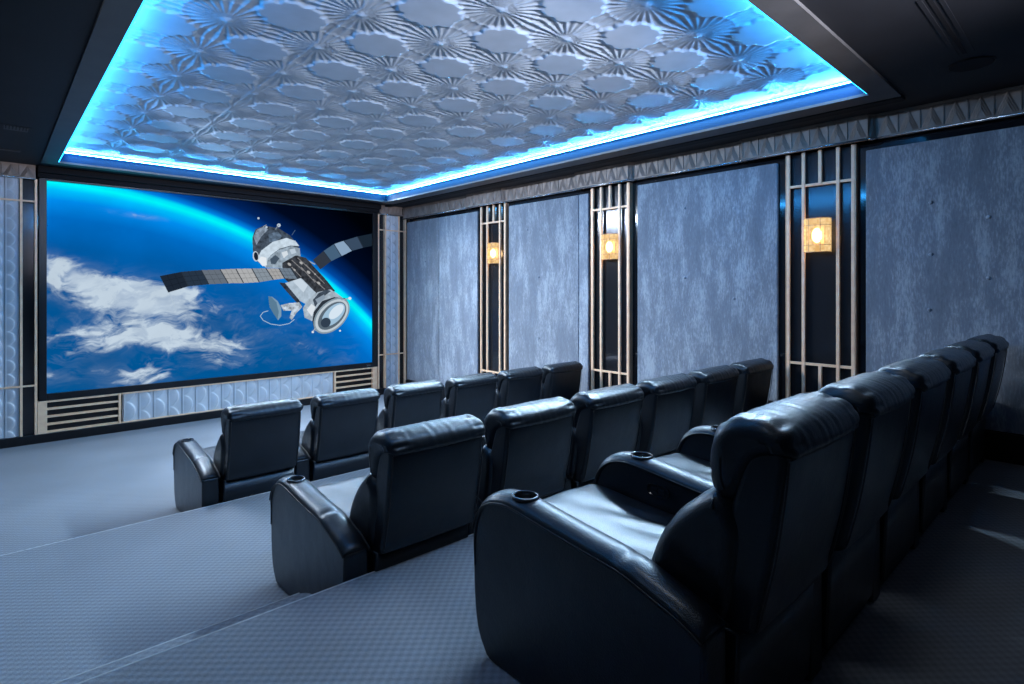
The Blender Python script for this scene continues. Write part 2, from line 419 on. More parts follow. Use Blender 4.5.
def pressed_ceiling():
    k_ = TZ / 1.78; sx, sy = 0.62 * k_, 0.667 * k_
    x0, x1, y0, y1 = TX0 - 0.10, TX1 + 0.10, TY0 - 0.10, TY1 + 0.10
    nx, ny = 500, 800
    X, Y = np.meshgrid(np.linspace(x0, x1, nx), np.linspace(y0, y1, ny), indexing='ij')
    u = (X - 1.14 * k_) / sx; v = (Y - 2.0 * k_) / sy
    du = (u - np.round(u)) * sx; dv = (v - np.round(v)) * sy          # from nearest star centre
    r = np.hypot(du, dv); th = np.arctan2(dv, du)
    cu = (u - np.floor(u) - 0.5) * sx; cv = (v - np.floor(v) - 0.5) * sy  # from medallion centre
    rc = np.hypot(cu / 0.245, cv / 0.225); tc = np.arctan2(cv / 0.225, cu / 0.245)
    edge = 0.86 + 0.12 * np.abs(np.sin(4 * tc)) + 0.035 * np.abs(np.sin(8 * tc + 0.4))
    med = np.clip((edge - rc) / 0.13, 0, 1); med = med * med * (3 - 2 * med)
    pl = np.abs(((th / (2 * math.pi) * 26) % 1.0) - 0.5) * 2               # pleats of a star
    pl2 = np.abs(((th / (2 * math.pi) * 40) % 1.0) - 0.5) * 2
    ramp = np.clip(r / 0.10, 0, 1)
    fan = 0.0105 * (pl ** 2.2 - 0.35) * ramp
    fan += 0.008 * np.exp(-(r / 0.025) ** 2) + 0.012 * np.clip(1 - r / 0.30, 0, 1)
    ridge = 0.004 * np.exp(-((r - 0.26) / 0.012) ** 2)
    h = fan * (1 - med) + med * 0.014 + ridge * (1 - med)
    seam = np.zeros_like(X)
    for xs in (1.76, 3.64, 4.86):
        seam += np.exp(-((X - xs) / 0.006) ** 2)
    h = h + 0.008 * seam
    Z = TZ + 0.012 - h
    P = np.stack([X, Y, Z], -1)
    return structure(grid_mesh('ceiling', P[:, ::-1], M['silver']))
pressed_ceiling()

# led strips on the cove edges
def led(dims, label, m='led'):
    o = boxobj('led_strip', dims, M[m]); tag(o, label, 'light strip')
led((TX0 + 0.05, TX1 + 0.04, TY1 - 0.006, TY1 + 0.008, 1.7885, 1.7945), 'blue glowing light strip on the cove edge above the screen', 'led_cove')
led((TX1 - 0.006, TX1 + 0.008, TY0 + 0.02, TY1 - 0.007, 1.7885, 1.7945), 'blue glowing light strip on the ceiling cove edge beside the right wall', 'led_cove')
led((TX0 + 0.001, TX0 + 0.012, TY0 + 0.02, TY1 - 0.02, CZ - 0.004, CZ + 0.006), 'blue glowing light strip along the left edge of the ceiling tray')
led((TX0 + 0.02, TX1 - 0.02, TY0 + 0.001, TY0 + 0.012, CZ - 0.004, CZ + 0.006), 'blue glowing light strip along the near edge of the ceiling tray over the back row')

# dark cornice steps above the screen
bm = bmesh.new()
box(bm, 0.46, 5.60, D - 0.20, D, CZ - 0.075, CZ + 0.012, 0.006)
box(bm, 0.46, 5.60, D - 0.13, D, CZ - 0.135, CZ - 0.075, 0.006)
structure(from_bm('trim_1', bm, M['black_matte']))
bm = bmesh.new()
box(bm, 5.68, 5.80, 1.25, D - 0.2, CZ - 0.02, CZ + 0.012, 0.005)
structure(from_bm('trim_2', bm, M['black_matte']))

# ------------------------------------------------------------------ crown with pressed chevrons
def crown(name, a, b, nrm, z0, z1, tile=0.172):
    """relief band from point a to b (xy), facing nrm; square tiles, each a chevron fan"""
    a = np.array(a, float); b = np.array(b, float); L = np.linalg.norm(b - a); d = (b - a) / L
    nrm = np.array(nrm, float); nt_ = max(1, int(round(L / tile))); tw = L / nt_
    bm = bmesh.new()
    H = z1 - z0
    def V(s, z, o): 
        p = a + d * s + nrm * o; return bm.verts.new((p[0], p[1], z))
    def quad(*v): bm.faces.new(v)
    # backing body: top and bottom returns
    body = 0.0
    for k in range(nt_):
        s0 = k * tw; s1 = s0 + tw; m_ = (s0 + s1) / 2
        zb, zt = z0 + 0.018, z1 - 0.012
        # nested chevrons: outermost low, inner raised
        lay = [(0.0, 0.0), (0.16, 0.005), (0.19, 0.002), (0.36, 0.007), (0.39, 0.004), (0.58, 0.009), (0.61, 0.006)]
        prev = None
        for (f, o) in lay:
            half = (tw / 2 - 0.006) * (1 - f)
            l = V(m_ - half, zb, o); t = V(m_, zb + (zt - zb) * (1 - f), o + 0.004); r_ = V(m_ + half, zb, o)
            if prev:
                quad(prev[0], prev[1], t, l); quad(prev[1], prev[2], r_, t)
            prev = (l, t, r_)
        bm.faces.new(prev)
        # corner triangles, tilted
        for sgn in (-1, 1):
            e = s0 + 0.005 if sgn < 0 else s1 - 0.005
            p1 = V(e, zb, 0.0); p2 = V(e, zt, 0.005); p3 = V(m_, zt, 0.0)
            bm.faces.new((p1, p2, p3))
        # tile divider rib
        p = [V(s0 - 0.004, zb, 0.0), V(s0 + 0.004, zb, 0.0), V(s0 + 0.004, zt, 0.0), V(s0 - 0.004, zt, 0.0)]
        q = [V(s0 - 0.003, zb, 0.009), V(s0 + 0.003, zb, 0.009), V(s0 + 0.003, zt, 0.009), V(s0 - 0.003, zt, 0.009)]
        quad(*q)
        for i in range(4): quad(p[i], p[(i + 1) % 4], q[(i + 1) % 4], q[i])
    # backing plate and edge rails
    def bar(zA, zB, o0, o1):
        p = []
        for z in (zA, zB):
            for s, o in ((0, o0), (L, o0), (L, o1), (0, o1)): p.append(V(s, z, o))
        for f in ((0, 1, 2, 3), (4, 5, 6, 7), (0, 1, 5, 4), (1, 2, 6, 5), (2, 3, 7, 6), (3, 0, 4, 7)): quad(*[p[i] for i in f])
    bar(z0, z1, -0.07, -0.001); bar(z1 - 0.014, z1, -0.01, 0.022); bar(z0 + 0.006, z0 + 0.02, -0.01, 0.016)
    o = structure(from_bm(name, bm, M['bronze']))
    bm = bmesh.new()
    pts = [a + nrm * 0.012, b + nrm * 0.012]
    tube(bm, [(pts[0][0], pts[0][1], z0 - 0.002), (pts[1][0], pts[1][1], z0 - 0.002)], 0.011, 10)
    from_bm('crown_bead', bm, M['bead'], o, True)
    return o
CB, CT = 1.437, CZ + 0.012
k = 3
xs_flat, xs_bump = W - 0.09, W - 0.15
bumps = [(7.75, 6.86), (5.25, 4.36), (2.83, 1.62)]
cur = D - 0.09
for (ya, yb) in bumps:
    crown('trim_%d' % k, (xs_flat, cur), (xs_flat, ya + 0.06), (-1, 0), CB + 0.006, CT); k += 1
    crown('trim_%d' % k, (xs_flat, ya + 0.06), (xs_bump, ya), (-0.7, 0.7), CB, CT, 0.09); k += 1
    crown('trim_%d' % k, (xs_bump, ya), (xs_bump, yb), (-1, 0), CB, CT); k += 1
    crown('trim_%d' % k, (xs_bump, yb), (xs_flat, yb - 0.06), (-0.7, -0.7), CB, CT, 0.09); k += 1
    cur = yb - 0.06
crown('trim_%d' % k, (xs_flat, cur), (xs_flat, YB + 0.02), (-1, 0), CB + 0.006, CT); k += 1
# front wall pieces
crown('trim_%d' % k, (5.61, D - 0.13), (6.12, D - 0.13), (0, -1), 1.495, CT); k += 1
crown('trim_%d' % k, (WL, D - 0.13), (0.44, D - 0.13), (0, -1), 1.487, CT, 0.17); k += 1

# ------------------------------------------------------------------ velvet wall panels
def velvet_panel(y0, y1, z0, z1, label, buttons=(), vm='velvet'):
    t = thing('velvet_wall_panel', label, 'wall panel', (W - 0.02, (y0 + y1) / 2, z0), 'velvet panels on the right wall')
    hw = (y1 - y0) / 2
    bm = bmesh.new(); box(bm, -0.022, 0.019, -hw, hw, 0, z1 - z0, 0.012)
    from_bm('panel', bm, M[vm], t)
    for (by, bz) in buttons:
        b2 = bmesh.new()
        bmesh.ops.create_uvsphere(b2, u_segments=12, v_segments=8, radius=0.017, matrix=Matrix.Translation((-0.022, by - (y0 + y1) / 2, bz - z0)) @ Matrix.Diagonal((0.9, 1, 1, 1)))
        from_bm('button', b2, M['velvet_pale'], t, True)
    return t
velvet_panel(8.75, 9.86, Z0 + 0.25, 1.372, 'grey blue crushed velvet wall panel in the corner beside the screen', [(9.2, 0.55)])
velvet_panel(7.60, 8.74, Z0 + 0.25, 1.372, 'grey blue velvet wall panel just left of the furthest sconce', [(8.1, 0.6)], 'velvet_pale')
velvet_panel(5.30, 6.79, Z0 + 0.25, 1.372, 'grey blue velvet wall panel between the two further sconces', [(6.35, 0.95), (6.1, 0.2), (6.1, -0.75)])
velvet_panel(5.12, 5.29, Z0 + 0.27, 1.372, 'narrow pale velvet strip just left of the middle sconce pilaster', (), 'velvet_pale')
velvet_panel(2.50, 4.29, Z1 + 0.25, 1.372, 'wide grey blue velvet wall panel between middle and nearest sconces', [(2.98, 0.93), (3.6, 1.0), (3.6, 0.15), (2.98, -0.1)])
velvet_panel(-1.6, 1.665, Z2 + 0.25, 1.352, 'largest grey blue velvet wall panel behind the back row',
             [(1.15, 0.79), (0.75, 0.62), (1.15, 0.32), (0.75, 0.10), (1.16, -0.18)])

# ------------------------------------------------------------------ right wall pilasters with gilded bars
def wall_pilaster(bars, rail_t, rail_b, zb, label):
    """bars: y of far outer, far inner, centre, near inner, near outer"""
    y = bars; yc = y[2]
    t = thing('mirrored_pilaster', label, 'pilaster', (W, yc, zb), 'mirrored pilasters on the right wall')
    top = CB - 0.01 - zb; rt = rail_t - zb; rb = rail_b - zb
    bm = bmesh.new(); box(bm, -0.018, -0.001, y[4] - yc, y[0] - yc, 0, top)
    from_bm('mirror_panel', bm, M['mirror'], t)
    X0, X1 = -0.075, -0.045
    hw = 0.0155
    for i, yy in enumerate(y):
        if i == 2:
            b2 = bmesh.new(); box(b2, X0, X1, -hw, hw, rt, top, 0.002); from_bm('short_bar', b2, M['gold'], t)
            b2 = bmesh.new(); box(b2, X0, X1, -hw, hw, 0, rb, 0.002); from_bm('short_bar', b2, M['gold'], t)
            continue
        b2 = bmesh.new(); box(b2, X0, -0.045, yy - yc - hw, yy - yc + hw, 0, top, 0.002)
        from_bm('vertical_bar', b2, M['gold'], t)
    for zz in (rt, rb):
        b2 = bmesh.new(); box(b2, X0 + 0.004, X1, y[4] - yc, y[0] - yc, zz - 0.013, zz + 0.013, 0.002)
        from_bm('cross_rail', b2, M['gold'], t)
    for (i, s) in ((0, 1), (4, -1)):
        b2 = bmesh.new(); e = y[i] - yc + s * hw
        box(b2, -0.072, -0.001, min(e, e + s * 0.012), max(e, e + s * 0.012), 0, top, 0.002)
        from_bm('side_return', b2, M['gold_dark'], t)
    return t
wall_pilaster([7.46, 7.30, 7.14, 6.98, 6.855], 1.137, -1.38, Z0 + 0.245, 'slim gold barred mirrored pilaster holding the furthest sconce')
wall_pilaster([5.02, 4.87, 4.72, 4.56, 4.42], 1.115, -1.12, Z1 + 0.245, 'gold barred mirrored pilaster holding the middle sconce')
wall_pilaster([2.375, 2.225, 2.065, 1.90, 1.765], 1.082, -0.765, Z2 + 0.245, 'gold barred mirrored pilaster holding the nearest sconce')

def sconce(y, z, label, w=0.245, h=0.335):
    t = thing('wall_sconce', label, 'wall lamp', (W - 0.045, y, z), 'amber glass wall sconces')
    bm = bmesh.new(); box(bm, 0.003, 0.024, -0.05, 0.05, -0.10, 0.10, 0.004); from_bm('backplate', bm, M['gold_dark'], t)
    # open half-box of amber glass: front and two sides, bowed
    bm = bmesh.new(); n = 16; lo = []; hi = []
    for k in range(n + 1):
        a = math.pi * (k / n); yy = -math.cos(a) * w / 2
        xx = -0.012 - 0.105 * (math.sin(a) ** 0.45)
        lo.append(bm.verts.new((xx, yy, -h / 2))); hi.append(bm.verts.new((xx, yy, h / 2)))
    for k in range(n): bm.faces.new((lo[k], lo[k + 1], hi[k + 1], hi[k]))
    bmesh.ops.solidify(bm, geom=list(bm.faces), thickness=0.004)
    from_bm('glass_shade', bm, M['shade'], t)
    for zz in (-h / 2 - 0.004, h / 2 + 0.004, h * 0.30, -h * 0.30):
        b2 = bmesh.new(); pts = []
        for k in range(n + 1):
            a = math.pi * (k / n); pts.append((-0.014 - 0.108 * (math.sin(a) ** 0.45), -math.cos(a) * (w / 2 + 0.002), zz))
        tube(b2, pts, 0.0025, 6); from_bm('metal_band', b2, M['gold_dark'], t)
    for yy in (-w * 0.22, w * 0.22):
        b2 = bmesh.new(); box(b2, -0.124, -0.118, yy - 0.0018, yy + 0.0018, -h / 2, h / 2); from_bm('glazing_bar', b2, M['gold_dark'], t)
    b2 = bmesh.new(); bmesh.ops.create_uvsphere(b2, u_segments=16, v_segments=12, radius=0.058, matrix=Matrix.Translation((-0.05, 0, 0)) @ Matrix.Diagonal((0.8, 0.8, 1.3, 1)))
    from_bm('bulb', b2, M['bulb'], t, True)
    b2 = bmesh.new(); box(b2, -0.055, 0.01, -0.012, 0.012, -0.075, -0.055); from_bm('bulb_holder', b2, M['gold_dark'], t)
    return t
sconce(7.12, 0.612, 'small glowing amber wall sconce furthest away, nearest the screen')
sconce(4.705, 0.585, 'glowing amber wall sconce on the middle pilaster')
sconce(2.085, 0.556, 'largest glowing amber wall sconce, on the pilaster nearest the camera')

# ------------------------------------------------------------------ relief lacquer panels (front wall)
def relief(name, x0, x1, z0, z1, px, pz, parent, y=0.0, res=0.0075, phase=0.0):
    nx = int((x1 - x0) / res); nz = int((z1 - z0) / res)
    X, Z = np.meshgrid(np.linspace(x0, x1, nx), np.linspace(z0, z1, nz), indexing='ij')
    u = (X - x0) / px; v = (Z - z0) / pz + phase
    f = u - np.floor(u)                       # 0..1 across a column
    par = np.where((np.floor(u) % 2) < 1, 0.0, 0.5)
    vv = v + par; g = vv - np.floor(vv) - 0.5  # centred on each half disc
    rad = np.hypot(f / 0.74, g / 0.5)
    disc = np.clip((1 - rad) / 0.06, 0, 1)
    h = 0.006 + 0.030 * (1 - f) * (1 - disc) * 0.5 + disc * (0.012 + 0.034 * f * np.sqrt(np.clip(1 - rad ** 2, 0, 1) + 0.15))
    bead = np.exp(-(np.minimum(f, 1 - f) / 0.07) ** 2)
    h = np.maximum(h, 0.024 * bead)
    P = np.stack([X, y - h, Z], -1)
    return grid_mesh(name, P, M['silver_panel'], parent)

# panel under the screen
t = thing('fluted_wall_panel', 'long silver relief panel of wavy flutes under the screen', 'wall panel', (3.03, D, -1.945))
relief('relief_face', 1.435 - 3.03, 4.655 - 3.03, 0.0, 0.415, 0.19, 0.30, t, -0.055, 0.008)
bm = bmesh.new(); box(bm, 1.42 - 3.03, 4.67 - 3.03, -0.055, -0.001, -0.005, 0.42); from_bm('backing_board', bm, M['silver_panel'], t)
bm = bmesh.new(); box(bm, 1.40 - 3.03, 4.68 - 3.03, -0.095, -0.056, 0.415, 0.438, 0.003); box(bm, 1.40 - 3.03, 4.68 - 3.03, -0.095, -0.056, -0.006, 0.012, 0.003)
from_bm('gold_edging', bm, M['gold'], t)

def louver(x0, x1, wide_left, label):
    t = thing('slatted_grille', label, 'grille', (x0, D, -1.951), 'slatted grilles under the screen')
    w = x1 - x0
    bm = bmesh.new(); box(bm, 0, w, -0.03, -0.001, 0, 0.44); from_bm('dark_backing', bm, M['black_wood'], t)
    a = 0.10 if wide_left else 0.03; b = 0.03 if wide_left else 0.10
    bm = bmesh.new(); box(bm, 0, a, -0.095, -0.031, 0, 0.443, 0.003); from_bm('stile', bm, M['gold'], t)
    bm = bmesh.new(); box(bm, w - b, w, -0.095, -0.031, 0, 0.443, 0.003); from_bm('stile', bm, M['gold'], t)
    for i in range(5):
        z = 0.014 + i * (0.443 - 0.028) / 4
        bm = bmesh.new(); box(bm, a + 0.0005, w - b - 0.0005, -0.092, -0.035, z - 0.0135, z + 0.0135, 0.002)
        from_bm('slat', bm, M['gold'], t)
    return t
louver(0.462, 1.396, True, 'gold slatted speaker grille under the left end of the screen')
louver(4.684, 5.575, False, 'gold slatted speaker grille under the right end of the screen')

def front_pilaster(x0, x1, label):
    t = thing('relief_pilaster', label, 'pilaster', ((x0 + x1) / 2, D, -1.951), 'silver relief pilasters beside the screen')
    xc = (x0 + x1) / 2; hw = (x1 - x0) / 2; top = 1.49 + 1.951; rt = 1.188 + 1.951; rb = -1.285 + 1.951
    bm = bmesh.new(); box(bm, -hw, hw, -0.02, -0.001, 0, top); from_bm('mirror_panel', bm, M['mirror'], t)
    rw = 0.135
    bm = bmesh.new(); box(bm, -rw, rw, -0.05, -0.021, 0.002, top); from_bm('relief_backing', bm, M['silver_panel'], t)
    relief('relief_face', -rw, rw, 0.003, top, 0.135, 0.187, t, -0.051, 0.006)
    for xx in (-hw + 0.013, -rw - 0.02, rw + 0.02, hw - 0.013):
        bm = bmesh.new(); box(bm, xx - 0.014, xx + 0.014, -0.095, -0.021, 0, top, 0.003); from_bm('vertical_bar', bm, M['gold'], t)
    for zz in (rt, rb):
        bm = bmesh.new(); box(bm, -hw, hw, -0.100, -0.086, zz - 0.012, zz + 0.012, 0.002); from_bm('cross_rail', bm, M['gold'], t)
    return t
front_pilaster(5.592, 6.235, 'silver relief pilaster with gold bars between screen and right corner')
front_pilaster(-0.178, 0.458, 'silver relief pilaster with gold bars at the left of the screen')

# ------------------------------------------------------------------ the screen and its picture (orbiting station above the earth)
SX0, SX1, SZ0, SZ1 = 0.555, 5.477, -1.417, 1.491
def wallpt(u, v):
    """direction in the room -> point of the screen's plane (metres)"""
    r = (u - 512) / F_PX; h = -(v - HORIZON) / F_PX
    dx = math.sin(YAW) + math.cos(YAW) * r; dy = math.cos(YAW) - math.sin(YAW) * r
    t_ = D / dy; return (dx * t_, h * t_)
def vnoise(X, Y, seed):
    xi = np.floor(X).astype(int); yi = np.floor(Y).astype(int); fx = X - xi; fy = Y - yi
    fx = fx * fx * (3 - 2 * fx); fy = fy * fy * (3 - 2 * fy)
    def hsh(a, b):
        n = (a * 374761393 + b * 668265263 + seed * 1442695041) & 0xffffffff
        n = ((n ^ (n >> 13)) * 1274126177) & 0xffffffff
        return ((n ^ (n >> 16)) & 0xffff) / 65535.0
    a = hsh(xi, yi); b = hsh(xi + 1, yi); c = hsh(xi, yi + 1); d = hsh(xi + 1, yi + 1)
    return (a * (1 - fx) + b * fx) * (1 - fy) + (c * (1 - fx) + d * fx) * fy
def fbm(X, Y, seed, o=6, g=0.55):
    s = 0; a = 1; t_ = 0
    for k in range(o):
        s = s + a * vnoise(X * 2 ** k, Y * 2 ** k, seed + k); t_ += a; a *= g
    return s / t_
def paint():
    nx, nz = 860, 508
    X, Z = np.meshgrid(np.linspace(SX0, SX1, nx), np.linspace(SZ0, SZ1, nz), indexing='ij')
    # limb of the earth: a circle through three points of the bright line
    p = [wallpt(50, 181), wallpt(197, 214), wallpt(368, 321)]
    (ax, ay), (bx, by), (cx, cy) = p
    d = 2 * (ax * (by - cy) + bx * (cy - ay) + cx * (ay - by))
    ux = ((ax * ax + ay * ay) * (by - cy) + (bx * bx + by * by) * (cy - ay) + (cx * cx + cy * cy) * (ay - by)) / d
    uy = ((ax * ax + ay * ay) * (cx - bx) + (bx * bx + by * by) * (ax - cx) + (cx * cx + cy * cy) * (bx - ax)) / d
    R = math.hypot(ax - ux, ay - uy)
    s = np.hypot(X - ux, Z - uy) - R          # >0 space, <0 earth
    stops = [(-9, (0.00, 0.085, 0.27)), (-2.6, (0.00, 0.095, 0.31)), (-1.5, (0.0, 0.10, 0.34)), (-0.9, (0.0, 0.115, 0.42)), (-0.5, (0.0, 0.16, 0.60)), (-0.26, (0.0, 0.28, 0.9)), (-0.12, (0.0, 0.55, 1.05)),
             (-0.03, (0.0, 1.0, 1.05)), (0.03, (0.0, 0.80, 1.05)), (0.08, (0.0, 0.25, 0.85)), (0.17, (0.0, 0.07, 0.38)), (0.34, (0.0, 0.018, 0.12)), (0.6, (0, 0.003, 0.016)), (1.3, (0, 0.0005, 0.002)), (9, (0, 0, 0))]
    sx_ = [a for a, b in stops]
    C = np.stack([np.interp(s, sx_, [b[i] for a, b in stops]) for i in range(3)], -1)
    # clouds
    def blob(cxp, cyp, rx, rz, rot=0.0):
        x_, z_ = wallpt(cxp, cyp); c_, s_ = math.cos(rot), math.sin(rot)
        dx = (X - x_) * c_ + (Z - z_) * s_; dz = -(X - x_) * s_ + (Z - z_) * c_
        return np.exp(-((dx / rx) ** 2 + (dz / rz) ** 2))
    wx = fbm(X * 1.3, Z * 1.3, 11, 4); wz = fbm(X * 1.3 + 9, Z * 1.3 + 4, 17, 4)
    n = fbm(X * 1.5 + wx * 2.0, Z * 3.0 + wz * 2.2, 5, 8, 0.60)
    n2 = fbm(X * 5 + wx * 3, Z * 7 + wz * 3, 31, 6, 0.62)
    mask = 1.35 * blob(118, 291, 0.62, 0.22, -0.14) + 1.1 * blob(165, 303, 0.62, 0.24, -0.12) + 0.8 * blob(60, 268, 0.32, 0.16, -0.4) + 0.62 * blob(85, 340, 1.0, 0.13, 0.03) + 0.70 * blob(70, 354, 0.6, 0.10, 0.12) + 0.60 * blob(185, 342, 0.85, 0.18, -0.28) + 0.80 * blob(140, 374, 0.40, 0.20, 0.1) + 0.32 * blob(222, 352, 0.7, 0.2, -0.3) + 0.30 * blob(310, 350, 0.5, 0.14, -0.5) + 0.42 * blob(346, 352, 0.18, 0.18, 0.8) + 0.34 * blob(132, 215, 0.30, 0.035, -0.1) + 0.40 * blob(60, 374, 0.5, 0.12) + 0.3 * blob(110, 330, 0.8, 0.2) + 0.10 * blob(240, 330, 1.6, 0.5)
    fil = fbm(X * 3 + wx * 3.5, Z * 9 + wz * 5.0, 51, 7, 0.62)
    cl = np.clip((mask * 1.15 + (n - 0.5) * 2.2 * np.minimum(1, mask * 2.2) + (fil - 0.5) * 1.9 * np.minimum(1, mask * 2.0) - 0.38) * 1.2, 0, 1) * (s < -0.1)
    cl = cl * np.clip(0.35 + n2 * 0.6 + fil * 0.55, 0, 1)
    haze = 0.5 * np.minimum(1, mask) * np.clip(fil * 2.2 - 0.75, 0, 1) * (s < -0.1)
    cl = np.maximum(cl, haze)
    wisps = np.clip((n2 * n * 4.0 - 1.15), 0, 1) * np.clip(mask * 3.0, 0.0, 1) * 0.45 * (s < -0.1)
    cl = np.clip(cl + wisps, 0, 1) ** 1.15
    tint = np.array([0.58, 0.70, 0.82])
    C = C * (1 - cl[..., None]) + tint * cl[..., None]
    C *= (0.92 + 0.25 * (fbm(X * 2, Z * 2, 77, 5) - 0.5))[..., None]
    # -------- station
    def S(x, y): return wallpt(150 + x / 4.274, 190 + y / 4.274)
    def poly(pts, col, raw=False, alpha=1.0, noise=0.0):
        q = [S(*p_) if not raw else p_ for p_ in pts]
        xs = [a for a, b in q]; zs = [b for a, b in q]
        i0 = max(0, int((min(xs) - SX0) / (SX1 - SX0) * (nx - 1)) - 1); i1 = min(nx, int((max(xs) - SX0) / (SX1 - SX0) * (nx - 1)) + 2)
        j0 = max(0, int((min(zs) - SZ0) / (SZ1 - SZ0) * (nz - 1)) - 1); j1 = min(nz, int((max(zs) - SZ0) / (SZ1 - SZ0) * (nz - 1)) + 2)
        if i1 <= i0 or j1 <= j0: return
        x_ = X[i0:i1, j0:j1]; z_ = Z[i0:i1, j0:j1]; ins = np.zeros(x_.shape, bool)
        for a in range(len(q)):
            xa, za = q[a]; xb, zb = q[a - 1]
            ins ^= ((za > z_) != (zb > z_)) & (x_ < (xb - xa) * (z_ - za) / (zb - za + 1e-12) + xa)
        c = np.array(col, float)[None, None, :]
        if noise: c = c * (1 + noise * (fbm(x_ * 22, z_ * 22, 3, 3) - 0.5) * 2)[..., None]
        sub = C[i0:i1, j0:j1]; sub[ins] = ((1 - alpha) * sub + alpha * c)[ins] if noise or alpha < 1 else np.array(col)
    def ell(cx_, cy_, a, b, rot, n_=36, t0=0, t1=2 * math.pi):
        c_, s_ = math.cos(rot), math.sin(rot)
        return [(cx_ + a * math.cos(k) * c_ - b * math.sin(k) * s_, cy_ + a * math.cos(k) * s_ + b * math.sin(k) * c_) for k in np.linspace(t0, t1, n_, endpoint=False)]
    def line(x0, y0, x1, y1, w, col):
        L_ = math.hypot(x1 - x0, y1 - y0) + 1e-9; ox, oy = -(y1 - y0) / L_ * w / 2, (x1 - x0) / L_ * w / 2
        poly([(x0 + ox, y0 + oy), (x1 + ox, y1 + oy), (x1 - ox, y1 - oy), (x0 - ox, y0 - oy)], col)
    # right wing
    tt = [(690, 300), (735, 262), (780, 232), (822, 218), (880, 200), (950, 186)]; bb = [(722, 340), (768, 305), (812, 283), (858, 260), (905, 247), (952, 238)]
    cols = [(0.03, 0.04, 0.06), (0.06, 0.12, 0.2), (0.25, 0.37, 0.52), (0.04, 0.07, 0.12), (0.01, 0.02, 0.035)]
    for i, c in enumerate(cols): poly([tt[i], tt[i + 1], bb[i + 1], bb[i]], c)
    for i in range(1, 5): line(*tt[i], *bb[i], 3, (0.02, 0.03, 0.05))
    line(640, 290, 700, 318, 5, (0.3, 0.4, 0.5))
    # body, rear module
    poly([(432, 205), (445, 170), (482, 153), (545, 165), (592, 195), (628, 238), (638, 285), (600, 315), (560, 335), (492, 333), (452, 305), (435, 262)], (0.05, 0.07, 0.10), noise=0.9)
    poly([(437, 200), (450, 172), (480, 158), (500, 170), (470, 200), (450, 235)], (0.22, 0.28, 0.36), noise=0.7)
    poly([(500, 190), (540, 178), (560, 200), (530, 225), (505, 222)], (0.10, 0.15, 0.22), noise=0.8)
    poly([(450, 300), (470, 260), (520, 222), (578, 206), (615, 218), (632, 240), (596, 238), (548, 252), (510, 280), (488, 318), (492, 333)], (0.55, 0.66, 0.76), noise=0.25)
    poly([(488, 332), (500, 290), (545, 256), (600, 240), (634, 250), (638, 285), (600, 315), (560, 335)], (0.30, 0.38, 0.46), noise=0.5)
    poly([(455, 302), (470, 285), (492, 290), (494, 322), (476, 326)], (0.78, 0.83, 0.88))
    poly([(508, 296), (530, 278), (548, 292), (530, 318), (512, 316)], (0.06, 0.09, 0.13)); poly([(556, 268), (580, 260), (585, 276), (566, 292)], (0.65, 0.72, 0.78))
    poly([(590, 255), (612, 250), (620, 268), (600, 276)], (0.5, 0.6, 0.7))
    poly(ell(447, 284, 13, 22, -0.15), (0.55, 0.62, 0.7)); poly(ell(448, 284, 9, 18, -0.15), (0.01, 0.015, 0.03))
    # truss
    poly([(560, 312), (618, 280), (660, 290), (748, 385), (786, 432), (705, 452), (662, 486), (612, 420), (562, 372)], (0.035, 0.04, 0.05), noise=0.9)
    for (a, b, c, d2) in [(600, 300, 650, 345), (625, 290, 690, 350), (640, 330, 700, 395), (660, 320, 740, 400), (600, 330, 640, 372), (690, 380, 742, 425)]:
        line(a, b, c, d2, 3.2, (0.24, 0.24, 0.25))
    for (a, b, w_) in [(590, 318, 9), (640, 312, 8), (672, 352, 9), (715, 398, 8), (612, 342, 6), (700, 360, 5)]:
        poly(ell(a, b, w_, w_ * 0.6, 0.7, 10), (0.42, 0.42, 0.42))
    poly([(572, 398), (640, 376), (704, 440), (662, 488), (632, 472)], (0.42, 0.52, 0.62), noise=0.2)
    poly([(604, 388), (638, 378), (668, 408), (650, 438)], (0.58, 0.68, 0.78))
    poly([(545, 395), (572, 398), (632, 470), (645, 500), (620, 480), (575, 430)], (0.03, 0.04, 0.06), noise=0.8)
    # left wing
    tt = [(38, 368), (130, 350), (215, 343), (295, 340), (362, 337), (430, 336), (490, 335), (545, 335), (596, 335)]
    bb = [(74, 438), (160, 412), (247, 403), (330, 399), (395, 398), (462, 394), (522, 384), (570, 378), (626, 380)]
    cols = [(0.012, 0.02, 0.035), (0.02, 0.035, 0.06), (0.13, 0.16, 0.20), (0.36, 0.37, 0.38), (0.42, 0.43, 0.44), (0.24, 0.29, 0.34), (0.38, 0.38, 0.38), (0.16, 0.21, 0.27)]
    for i, c in enumerate(cols):
        poly([tt[i], tt[i + 1], bb[i + 1], bb[i]], c)
        for f in (0.33, 0.66):
            a_ = (tt[i][0] * (1 - f) + bb[i][0] * f, tt[i][1] * (1 - f) + bb[i][1] * f); b_ = (tt[i + 1][0] * (1 - f) + bb[i + 1][0] * f, tt[i + 1][1] * (1 - f) + bb[i + 1][1] * f)
            line(*a_, *b_, 1.8, tuple(x * 0.55 for x in c))
            a_ = (tt[i][0] * (1 - f) + tt[i + 1][0] * f, tt[i][1] * (1 - f) + tt[i + 1][1] * f); b_ = (bb[i][0] * (1 - f) + bb[i + 1][0] * f, bb[i][1] * (1 - f) + bb[i + 1][1] * f)
            line(*a_, *b_, 1.8, tuple(x * 0.6 for x in c))
    for i in range(1, 9): line(*tt[i], *bb[i], 4, (0.02, 0.03, 0.045))
    line(78, 437, 104, 502, 3, (0.45, 0.55, 0.65))
